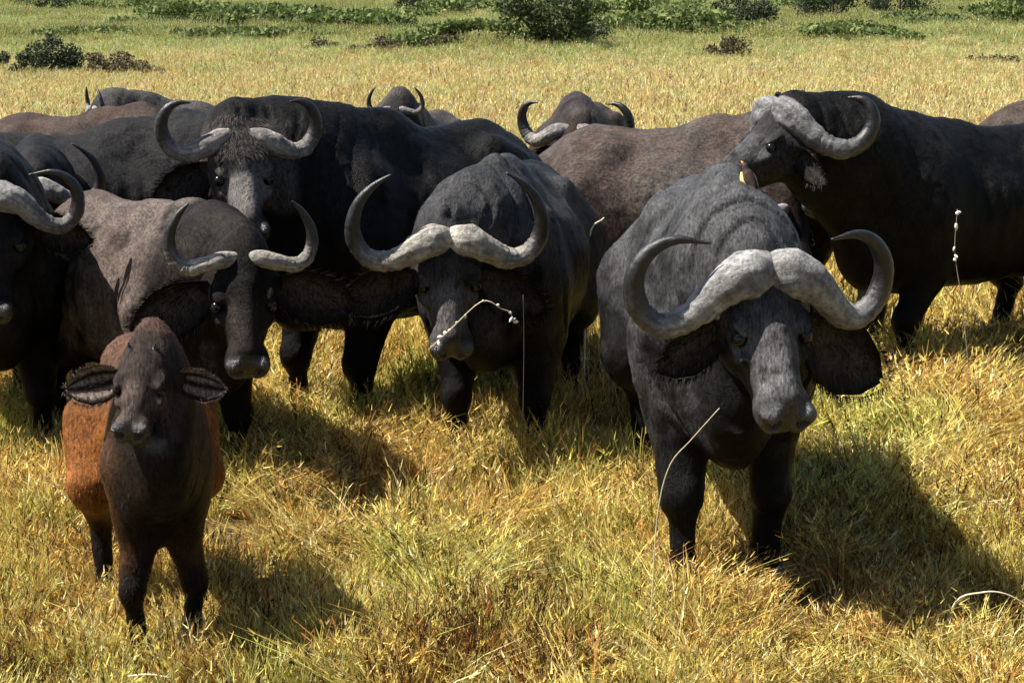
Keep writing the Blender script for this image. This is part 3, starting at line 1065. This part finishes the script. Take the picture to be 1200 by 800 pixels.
# head over the tall one's back
buffalo('dark buffalo head showing over the back of the tall raised-head buffalo',
        at(470, 13.3), head_to((-.2, -1)), .98, W(463, 128, 12.6), W(455, 176, 12.35), horn=HORN_COW, horn_s=.55, horn_tint=(.2, .19, .18),
        res=.03, hres=.018, base=(.015, .0135, .013), dust_sheen=(.08, .07, .066), dust_sheen_amt=.5, hairs=3500, seed=57, droop=(40, 40))
# right edge rump
buffalo('brown buffalo rump at the upper right edge, behind the broadside bull',
        at(1400, 12.9), head_to((.9, -.4)), 1.06, W(1475, 215, 12.4), W(1500, 280, 12.3), horn=HORN_COW, horn_tint=(.3, .29, .28),
        res=.03, hres=.024, base=(.018, .015, .014), dust_sheen=(.06, .049, .043), dust_sheen_amt=.7, red=.4, hairs=3500, seed=61, hump=.5)


# ------------------------------------------------------------------ oxpecker on the foremost bull
def tube_child(name, pts, radii, mat, parent, n=14, seg=10, ref=(0, 1, 0), flat=1.0):
    path = catmull(pts, n)
    rr = np.interp(np.linspace(0, 1, n), np.linspace(0, 1, len(radii)), radii)
    return link(name, tube_mesh(name, path, rr, rr * flat, ref, seg), mat, parent)


def bird():
    r = bpy.data.objects.new('small_bird', None)
    C.objects.link(r)
    r['label'] = 'small brown bird with cream breast clinging to the back of the foremost bull'
    r['category'] = 'bird'
    r.scale = (.8, .8, .8)
    brown = plain_mat('bird_brown', (.055, .035, .028), .7, .2, .002, 120)
    cream = plain_mat('bird_cream', (.72, .58, .26), .8, .1, .002, 120)
    grey = plain_mat('bird_tail', (.30, .25, .22), .7, .2)
    # local: x along the body to the head, z away from the hide, -y towards the viewer
    tube_child('body', [(-.075, 0, .030), (-.04, 0, .030), (0, 0, .032), (.040, 0, .037), (.062, 0, .043), (.085, 0, .048), (.102, 0, .048)],
               [.010, .024, .030, .030, .020, .019, .005], brown, r, 22, 14)
    tube_child('breast', [(-.060, .014, .016), (-.02, .022, .014), (.02, .026, .018), (.058, .016, .028)], [.008, .020, .021, .012], cream, r, 14, 10)
    tube_child('beak', [(.098, 0, .048), (.109, 0, .046), (.118, 0, .042)], [.008, .006, .002], plain_mat('bird_beak', (.45, .16, .04), .4), r, 8, 8)
    tube_child('tail', [(-.06, -.004, .026), (-.10, -.010, .016), (-.150, -.012, .004)], [.016, .014, .007], grey, r, 10, 8, flat=.35, ref=(0, .5, 1))
    for s in (1, -1):
        tube_child('wing', [(.045, s * .024, .042), (.0, s * .030, .036), (-.055, s * .020, .032), (-.095, s * .008, .026)], [.008, .018, .013, .003], brown, r, 12, 8, flat=.4)
        tube_child('leg', [(.0, s * .012, .014), (.005, s * .015, .0), (.012, s * .015, -.012)], [.005, .004, .003], grey, r, 6, 6)
        e = link('eye', bpy.data.meshes['eye_ball'], M_EYE, r)
        e.location = (.088, s * .016, .053); e.scale = (.004,) * 3
    p = Vector(W(877, 214, 6.55))
    fw = (Vector(W(862, 190, 6.62)) - Vector(W(894, 238, 6.5))).normalized()
    zz = Vector((.75, -.25, .6))
    zz = (zz - zz.dot(fw) * fw).normalized()
    yy = zz.cross(fw)
    mw = Matrix((fw, yy, zz)).transposed().to_4x4()
    # rest it on the hide
    bpy.context.view_layer.update()
    body = [c for c in BULL.children if c.name.startswith('body')][0]
    inv = body.matrix_world.inverted()
    o = inv @ Vector((0, 0, CAM_H))
    ok, loc_, nor, _ = body.ray_cast(o, ((inv @ p) - o).normalized())
    if ok:
        p = body.matrix_world @ loc_
        nor = (body.matrix_world.to_3x3() @ nor).normalized()
        fw = (fw - fw.dot(nor) * nor).normalized()
        zz = nor
        yy = zz.cross(fw)
        mw = Matrix((fw, yy, zz)).transposed().to_4x4()
    mw.translation = p
    r.matrix_world = mw @ Matrix.Scale(.66, 4)


bird()


# ------------------------------------------------------------------ loose stalks
def stalk(name, label, pts, r0, seeds=(), group='pale grass stalks', seed=1, mat=None):
    rng = np.random.default_rng(seed)
    base = np.array(pts[0], float)
    root = bpy.data.objects.new(name, None)
    C.objects.link(root)
    root.location = base
    root['label'] = label; root['category'] = 'grass stalk'; root['group'] = group
    P = [np.asarray(p) - base for p in pts]
    tube_child('stem', P, [r0, r0 * .9, r0 * .6], mat or M_STALK, root, 4 * len(P), 6, ref=(.3, 1, .2))
    path = catmull(P, 60)
    for u, sz in seeds:
        c = path[min(59, int(u * 59))]
        d = nrm(rng.normal(0, 1, 3)) * sz
        tube_child('seed_husk', [c, c + d * .5 + (0, 0, -.2 * sz), c + d + (0, 0, -.4 * sz)], [sz * .22, sz * .34, sz * .05], M_SEED, root, 7, 6, ref=(.2, 1, .4))


stalk('grass_sprig', 'bent pale grass sprig hanging from the mouth of the middle bull',
      [W(502, 410, 7.24), W(530, 384, 7.18), W(565, 353, 7.15), W(588, 362, 7.16), W(598, 366, 7.17), W(602, 378, 7.17)], .0026,
      [(.10, .022), (.13, .028), (.16, .03), (.19, .022), (.24, .02), (.3, .018), (.42, .014), (.55, .022), (.84, .02), (.9, .022), (.95, .02), (.99, .026)], 'loose pale stalks', 2)
stalk('grass_stalk', 'pale grass stalk leaning across the chest of the foremost bull',
      [W(758, 806, 5.5), W(764, 700, 5.5), W(771, 600, 5.48), W(785, 545, 5.45), W(810, 515, 5.40), W(843, 478, 5.35)], .0022, [], 'loose pale stalks', 3)
stalk('grass_stalk', 'tall thin seed stalk in front of the broadside bull at right',
      [W(1138, 498, 9.2), W(1134, 420, 9.2), W(1126, 345, 9.2), W(1119, 295, 9.2), W(1122, 245, 9.2)], .0028,
      [(.70, .03), (.74, .025), (.78, .02), (.97, .035), (.93, .03), (.99, .025)], 'loose pale stalks', 4, plain_mat('weathered_stalk', (.26, .24, .20), .7, .2))
stalk('grass_stalk', 'thin stalk standing before the shaded shoulder of the middle bull',
      [W(611, 602, 7.5), W(613, 480, 7.5), W(614, 400, 7.5), W(613, 345, 7.5)], .0016, [], 'loose pale stalks', 5, plain_mat('dull_stalk', (.12, .11, .10), .7, .2))
stalk('grass_stalk', 'short slanting pale stalk behind the left horn of the foremost bull',
      [W(684, 508, 9.0), W(685, 400, 9.0), W(690, 280, 9.0), W(708, 255, 9.0)], .006, [], 'loose pale stalks', 6)
stalk('grass_stalk', 'arched pale dead stalk at the lower right edge of the picture',
      [W(1100, 778, 5.7), W(1118, 708, 5.69), W(1150, 694, 5.66), W(1180, 696, 5.65), W(1215, 716, 5.65)], .004, [], 'loose pale stalks', 7)
stalk('grass_stalk', 'pale broken stalk lying level at the lower left in front of the calf',
      [W(150, 792, 5.1), W(175, 790, 5.1), W(200, 794, 5.1)], .0045, [], 'loose pale stalks', 8)


# ------------------------------------------------------------------ shrubs
def leaf_cloud(rng, centres, radii, n, size, tints):
    ci = rng.integers(0, len(centres), n)
    d = rng.normal(0, 1, (n, 3))
    d /= np.linalg.norm(d, axis=1)[:, None]
    rr = rng.random((n, 1)) ** .45
    P = centres[ci] + d * rr * radii[ci]
    a = rng.normal(0, 1, (n, 3)); a /= np.linalg.norm(a, axis=1)[:, None]
    b = np.cross(a, rng.normal(0, 1, (n, 3))); b /= np.linalg.norm(b, axis=1)[:, None]
    s = size * rng.uniform(.5, 1.3, (n, 1))
    V = np.stack([P - a * s, P - b * s * .45, P + a * s, P + b * s * .45], 1).reshape(-1, 3)
    t = tints[rng.integers(0, len(tints), n)] * rng.uniform(.6, 1.4, (n, 1))
    return V, np.arange(len(V)).reshape(-1, 4), np.repeat(t, 4, 0)


GREEN = np.array([(.13, .17, .05), (.17, .21, .065), (.10, .14, .045)])
DARK = np.array([(.045, .065, .035), (.07, .09, .045), (.035, .05, .035), (.09, .11, .05)])
DEAD = np.array([(.12, .09, .05), (.09, .06, .04), (.10, .10, .05)])


def shrub(px, py, d, wpx, hpx, tints, label, seed, n=1500, name='shrub'):
    rng = np.random.default_rng(seed)
    sc_ = d / F_PX
    wd, ht = wpx * sc_, hpx * sc_
    x = (px - 600) * sc_ * 1.0
    gz = float(ground_z(x, d))
    root = bpy.data.objects.new(name, None); C.objects.link(root)
    root.location = (x, d, gz)
    root['label'] = label; root['category'] = 'shrub'; root['group'] = 'shrubs on the hillside'
    k = 14
    cen = np.stack([rng.uniform(-.42, .42, k) * wd, rng.uniform(-.4, .4, k) * wd * .8, rng.uniform(.2, .78, k) * ht], 1)
    cen[:, 2] *= 1 - .5 * (np.abs(cen[:, 0]) / (wd * .5)) ** 2
    ra = rng.uniform(.12, .24, (k, 1)) * np.array([[wd, wd * .8, ht * 1.1]])
    V, Fq, col = leaf_cloud(rng, cen, ra, n, max(.03, .016 * wd + .03), tints)
    V[:, 2] = np.maximum(V[:, 2], .02)
    link('foliage', mesh_np('foliage', V, Fq, False, col), M_LEAF, root)
    for q in range(5):
        c = cen[q]
        tube_child('stem', [(rng.uniform(-.1, .1) * wd * .4, 0, -.05), tuple(c * np.array([.45, .45, .5])), tuple(c)], [.03 * ht + .01, .02 * ht, .006], M_BARK, root, 8, 6, ref=(.3, 1, .2))


def ground_hit(px, py):
    """distance at which the ray through (px, py) meets the terrain"""
    ds = np.linspace(14, 500, 5000)
    r = W(px, py, 1.0)
    g = ground_z(r[0] * ds, ds)
    i = np.nonzero(g > CAM_H + (r[2] - CAM_H) * ds)[0]
    return float(ds[i[0]]) if len(i) else 300.0


MIXED = np.concatenate([DARK, GREEN * .7])
SH = [(58, 94, 66, 34, DARK, 'dark round shrub at far left, above the back row of buffalo', 2600),
      (2, 88, 26, 22, DARK, 'small dark shrub cut off at the far left edge', 1200),
      (135, 96, 70, 22, DEAD, 'low brownish shrub right of the dark far left shrub', 1500),
      (180, 98, 30, 14, DEAD, 'small brown tuft of scrub above the left back row', 700),
      (640, 58, 110, 52, MIXED, 'wide green bush with dark base at top centre', 3200),
      (672, 54, 70, 24, DARK, 'dark low scrub at the foot of the wide green bush', 1600),
      (565, 56, 90, 26, GREEN, 'low green scrub left of the wide central bush', 1600),
      (870, 40, 66, 40, DARK, 'dark bush on the hillside above the right part of the herd', 2600),
      (800, 44, 120, 26, GREEN, 'low olive scrub joining the central and the right dark bush', 2200),
      (845, 74, 50, 24, DEAD, 'isolated leafless brown shrub in the pale grass', 900),
      (968, 28, 70, 44, DARK, 'dark bush at the top right edge', 2600),
      (1045, 22, 70, 40, DARK, 'second dark bush at the top right', 2400),
      (1120, 36, 80, 30, GREEN, 'green bush right of the two dark top right bushes', 1800),
      (1190, 24, 60, 40, GREEN, 'green bush at the top right corner', 1600),
      (1010, 50, 90, 20, GREEN, 'low green scrub under the top right bushes', 1400),
      (490, 16, 44, 26, DARK, 'small dark bush at the top edge left of centre', 1500),
      (345, 34, 120, 24, GREEN, 'long low green thicket at the top left of centre', 1800),
      (240, 30, 90, 22, GREEN, 'low green scrub at top left', 1400),
      (60, 14, 60, 20, DARK, 'small dark scrub at the top left corner', 1200),
      (155, 16, 50, 18, GREEN, 'small green scrub along the top left edge', 900),
      (445, 66, 60, 16, DEAD, 'low dry brown scrub below the thicket', 800),
      (380, 64, 40, 14, DEAD, 'little dry brown tuft left of the dry scrub', 600),
      (1165, 82, 60, 12, DEAD, 'low dry tuft in the pale grass at right', 500),
      (990, 46, 30, 14, DEAD, 'small dry tuft below the first top right bush', 500),
      (300, 50, 100, 14, GREEN, 'narrow band of green scrub below the top left thicket', 1300),
      (420, 40, 80, 22, GREEN, 'rounded green scrub between the thicket and the centre', 1500),
      (700, 26, 80, 26, GREEN, 'green bush on the slope right of the wide central bush', 1700),
      (760, 18, 60, 18, GREEN, 'small green bush near the top edge right of centre', 1000),
      (925, 12, 60, 20, GREEN, 'green bush between the dark bushes at the top right', 1200),
      (560, 20, 90, 18, GREEN, 'low green scrub at the top edge just left of centre', 1300),
      (120, 46, 80, 12, GREEN, 'faint green scrub line at upper left', 900),
      (520, 62, 50, 14, DEAD, 'dry brown scrub left of the wide central bush', 800)]
for i, (px, py, w_, h_, tn, lb, nl) in enumerate(SH):
    shrub(px, py, ground_hit(px, py), w_ * (2.0 if tn is GREEN and h_ < 40 else 1.15), h_ * (1.35 if tn is GREEN else 1.7), tn, lb, 100 + i, int(nl * (2.4 if tn is GREEN else 1.6)))


# ------------------------------------------------------------------ grass
STRAW = np.array([(.70, .55, .17), (.76, .63, .25), (.62, .49, .14), (.66, .57, .20)])
GRNS = np.array([(.42, .44, .10), (.50, .50, .15), (.36, .38, .09)])
RUST = np.array([(.50, .26, .07), (.40, .18, .05)])
PALE = np.array([(.80, .72, .46), (.76, .66, .38)])
BROWN = np.array([(.10, .055, .025), (.06, .035, .02)])
PAL = [STRAW, GRNS, RUST, PALE, BROWN]


def turf(name, seed, radius, n_tufts, nb, h, mix, spikes, wd=.0034, droop=.8, spread=.10, sp_len=(.03, .07), sp_w=.0046, lean=.35):
    """a round of sward: tussocks of bent blades and nodding spikelets; mix = weights straw, green, rust, pale, brown"""
    rng = np.random.default_rng(seed)
    mix0 = np.array(mix, float) / sum(mix)
    V, Fc, Cc = [], [], []

    def strip(path, w0, c, tipw=.15):
        n = len(path)
        a = rng.uniform(0, math.pi)
        sv = np.array([math.cos(a), math.sin(a), rng.normal(0, .3)])
        b0 = len(V)
        for i, p in enumerate(path):
            t = i / (n - 1)
            ww = w0 * (1 - (1 - tipw) * t)
            V.append(p - sv * ww); V.append(p + sv * ww)
            Cc.append(c); Cc.append(c)
        for i in range(n - 1):
            Fc.append((b0 + 2 * i, b0 + 2 * i + 1, b0 + 2 * i + 3, b0 + 2 * i + 2))
    for q in range(n_tufts):
        ta = rng.uniform(0, 2 * math.pi)
        tr = radius * math.sqrt(rng.random())
        tcx, tcy = tr * math.cos(ta), tr * math.sin(ta)
        mixt = mix0 * rng.uniform(.2, 1.8, 5) * np.array([1, 1, 1.25, 1, 1.6])
        mixt /= mixt.sum()
        th = h * rng.uniform(.45, 1.3)
        la = rng.uniform(0, 2 * math.pi)
        lv = np.array([math.cos(la), math.sin(la), 0]) * rng.uniform(0, lean)
        for k in range(nb):
            g = rng.choice(5, p=mixt)
            pal = PAL[g]
            c = pal[rng.integers(len(pal))] * rng.uniform(.6, 1.2)
            a = rng.uniform(0, 2 * math.pi)
            r = spread * math.sqrt(rng.random())
            p0 = np.array([tcx + r * math.cos(a), tcy + r * math.sin(a), -.01])
            hh = th * rng.uniform(.4, 1.15) * (1.2 if g == 4 else 1)
            a2 = a + rng.normal(0, .9)
            bend = rng.uniform(.1, 1.0) * droop * hh
            dirx = np.array([math.cos(a2), math.sin(a2), 0]) * bend + lv * hh
            path = [p0 + dirx * t * t + np.array([0, 0, hh * (t - .28 * droop * t * t)]) for t in (0, .4, .75, 1.0)]
            strip(path, wd * rng.uniform(.6, 1.3), c)
            if rng.random() < spikes:
                for _ in range(rng.integers(3, 6)):
                    c2 = pal[rng.integers(len(pal))] * rng.uniform(.7, 1.3)
                    s0 = path[1] + (path[-1] - path[1]) * rng.uniform(.2, 1.05)
                    dd = nrm(nrm(path[-1] - path[1]) * 1.1 + np.array([rng.normal(0, .5), rng.normal(0, .5), rng.uniform(-.5, .5)])) * rng.uniform(*sp_len)
                    strip([s0, s0 + dd], sp_w, c2, .25)
    return mesh_np(name, np.array(V), np.array(Fc), False, np.minimum(np.array(Cc), .9))


tc_ = bpy.data.collections.new('grass_tufts')     # source rounds of turf, drawn only through the sward below
near = [  # h, mix, spikes, droop, lean
    (.33, (6, 1, .6, .7, .25), .30, .38, .18), (.30, (6, .8, .8, .9, .3), .32, .42, .25), (.34, (5, 1.6, .5, .8, .2), .28, .38, .2),
    (.27, (6, .6, 1.3, 1.2, .4), .35, .5, .35), (.34, (3, 4, .2, .6, .2), .2, .35, .2), (.32, (4, 3, .3, .6, .2), .25, .38, .2),
    (.29, (4, .5, 2.4, .8, .6), .35, .5, .4), (.26, (3, .4, 3, .6, 1.2), .35, .55, .5), (.36, (4, .8, .8, 2.5, .4), .3, .32, .2),
    (.30, (1.5, .6, 1.4, .5, 3), .3, .4, .2), (.30, (6, .6, 1.6, 1.6, .5), .3, .5, 1.1), (.30, (5, .4, 2.4, 1.6, .8), .3, .5, 1.3)]
for i, (h_, mx, sk, dr_, le_) in enumerate(near):
    me = turf('turf_%d' % i, 300 + i, .30, 17, 44, h_, mx, min(.6, sk * 1.6), wd=.0037, droop=dr_ * 1.15, spread=.085, sp_len=(.022, .055), sp_w=.0042, lean=le_)
    me.materials.append(M_GRASS)
    tc_.objects.link(bpy.data.objects.new('turf_%02d' % i, me))
farm = [((6, .6, .6, 1.0, .08), .36), ((6, 1.2, .3, 1.0, .06), .34), ((6, .6, 1.0, 1.2, .15), .38), ((2.5, 5, .2, .6, .2), .34), ((1, 4.5, .5, .2, 1.0), .62)]
for i, (mx, h_) in enumerate(farm):
    me = turf('turf_far_%d' % i, 350 + i, 1.0, 30 if i < 4 else 16, 40 if i < 4 else 44, h_, mx, .30 if i < 4 else .9, wd=.0055, droop=.45, spread=.22 if i < 4 else .34, sp_len=(.04, .09), sp_w=.007)
    me.materials.append(M_GRASS)
    tc_.objects.link(bpy.data.objects.new('turf_%02d' % (12 + i), me))


def sward():
    rng = np.random.default_rng(5)
    P = []
    # rings of distance; fine turf near by, coarse turf beyond
    edges = np.concatenate([np.arange(3.4, 20, .6), np.geomspace(20, 330, 44)])
    fars = []
    for a, b in zip(edges[:-1], edges[1:]):
        d = (a + b) / 2
        hw = .34 * d + 1.6
        for far in (0, 1):
            if far == 0:
                dens = (20.0 if d < 7 else 14.0) * (1 - float(sstep(13, 22, np.array(d))))
            else:
                dens = 2.6 * float(sstep(10, 17, np.array(d))) * min(1, 40 / d) ** .9
            n = rng.poisson(dens * 2 * hw * (b - a)) if dens > 0 else 0
            P.append(np.stack([rng.uniform(-hw, hw, n), rng.uniform(a, b, n), np.zeros(n)], 1))
            fars.append(np.full(n, far))
    P = np.concatenate(P)
    far = np.concatenate(fars).astype(bool)
    n = len(P)
    d = P[:, 1]
    P[:, 2] = ground_z(P[:, 0], P[:, 1]) - .005
    Pf = P * np.array([1, 1, 0])
    f1 = fbm(Pf, .8, 61, 3)
    f2 = fbm(Pf, 1.3, 71, 3)
    f3 = fbm(Pf, 2.5, 81, 2)
    # thin, grazed spots and dark old growth
    bare = sstep(.55, .66, f2) * (d < 14)
    keep = rng.random(n) > bare * .08
    idx = rng.choice([0, 0, 1, 1, 2, 3, 3, 5, 8], n)
    u = rng.random(n)
    idx = np.where((f1 > .60) & (u < .6), rng.choice([4, 5, 2], n), idx)
    idx = np.where((f1 < .45) & (u < .65), rng.choice([6, 7, 3], n), idx)
    idx = np.where((bare > .5) & (rng.random(n) < .6), 9, idx)
    lodged = (fbm(Pf, .55, 67, 2) + .10 * (P[:, 0] > 0) > .60) & (rng.random(n) < .7)
    idx = np.where(lodged, rng.choice([10, 11], n), idx)
    russet = (P[:, 0] > .9) & (d < 7.2) & (f3 > .42) & (rng.random(n) < .55)
    idx = np.where(russet, rng.choice([11, 7, 6], n), idx)
    old = (d < 6.4) & (P[:, 0] < .3) & (f1 > .47) & (rng.random(n) < .45)
    idx = np.where(old, rng.choice([9, 9, 4], n), idx)
    big = fbm(Pf, .05, 91, 4)
    gd = d + 34 * (big - .5) * 2 + P[:, 0] * -.10
    fi = rng.choice([12, 12, 13, 14], n)
    fi = np.where(rng.random(n) < sstep(38, 60, gd) * .9, 15, fi)
    fi = np.where((rng.random(n) < sstep(52, 75, gd) * .55) & (fbm(Pf * np.array([.6, 1.3, 0]), .13, 95, 3) > .51), 16, fi)
    idx = np.where(far, fi, idx)
    scl = rng.uniform(.75, 1.2, n) * (.75 + .5 * f3) * (1 - .12 * bare)
    scl *= .66 + .20 * sstep(6.2, 8.2, d) + .20 * sstep(8.5, 11, d) - .25 * sstep(25, 60, d)
    rot = np.stack([rng.normal(0, .05, n), rng.normal(.06, .06, n), rng.uniform(0, 2 * math.pi, n)], 1)
    P, idx, scl, rot = P[keep], idx[keep], scl[keep], rot[keep]
    n = len(P)
    me = bpy.data.meshes.new('grass')
    me.vertices.add(n)
    me.vertices.foreach_set('co', P.astype(np.float32).ravel())
    a = me.attributes.new('pick', 'INT', 'POINT'); a.data.foreach_set('value', idx.astype(np.int32))
    a = me.attributes.new('size', 'FLOAT', 'POINT'); a.data.foreach_set('value', scl.astype(np.float32))
    a = me.attributes.new('turn', 'FLOAT_VECTOR', 'POINT'); a.data.foreach_set('vector', rot.astype(np.float32).ravel())
    o = link('grass', me, M_GRASS, None, kind='stuff', label='knee-high dry yellow grass covering the whole plain', category='grass')
    ng = bpy.data.node_groups.new('sward', 'GeometryNodeTree')
    ng.interface.new_socket('Geometry', in_out='INPUT', socket_type='NodeSocketGeometry')
    ng.interface.new_socket('Geometry', in_out='OUTPUT', socket_type='NodeSocketGeometry')
    N, Lk = ng.nodes, ng.links
    gi, go = N.new('NodeGroupInput'), N.new('NodeGroupOutput')
    m2p = N.new('GeometryNodeMeshToPoints')
    inst = N.new('GeometryNodeInstanceOnPoints')
    ci = N.new('GeometryNodeCollectionInfo')
    ci.inputs['Collection'].default_value = tc_
    ci.inputs['Separate Children'].default_value = True
    ci.inputs['Reset Children'].default_value = True
    def named(nm, ty):
        q = N.new('GeometryNodeInputNamedAttribute'); q.data_type = ty; q.inputs['Name'].default_value = nm
        return q.outputs['Attribute']
    Lk.new(gi.outputs[0], m2p.inputs['Mesh'])
    Lk.new(m2p.outputs[0], inst.inputs['Points'])
    Lk.new(ci.outputs[0], inst.inputs['Instance'])
    inst.inputs['Pick Instance'].default_value = True
    Lk.new(named('pick', 'INT'), inst.inputs['Instance Index'])
    Lk.new(named('size', 'FLOAT'), inst.inputs['Scale'])
    e2r = N.new('FunctionNodeEulerToRotation')
    Lk.new(named('turn', 'FLOAT_VECTOR'), e2r.inputs[0])
    Lk.new(e2r.outputs[0], inst.inputs['Rotation'])
    Lk.new(inst.outputs[0], go.inputs[0])
    md = o.modifiers.new('sward', 'NODES')
    md.node_group = ng


sward()
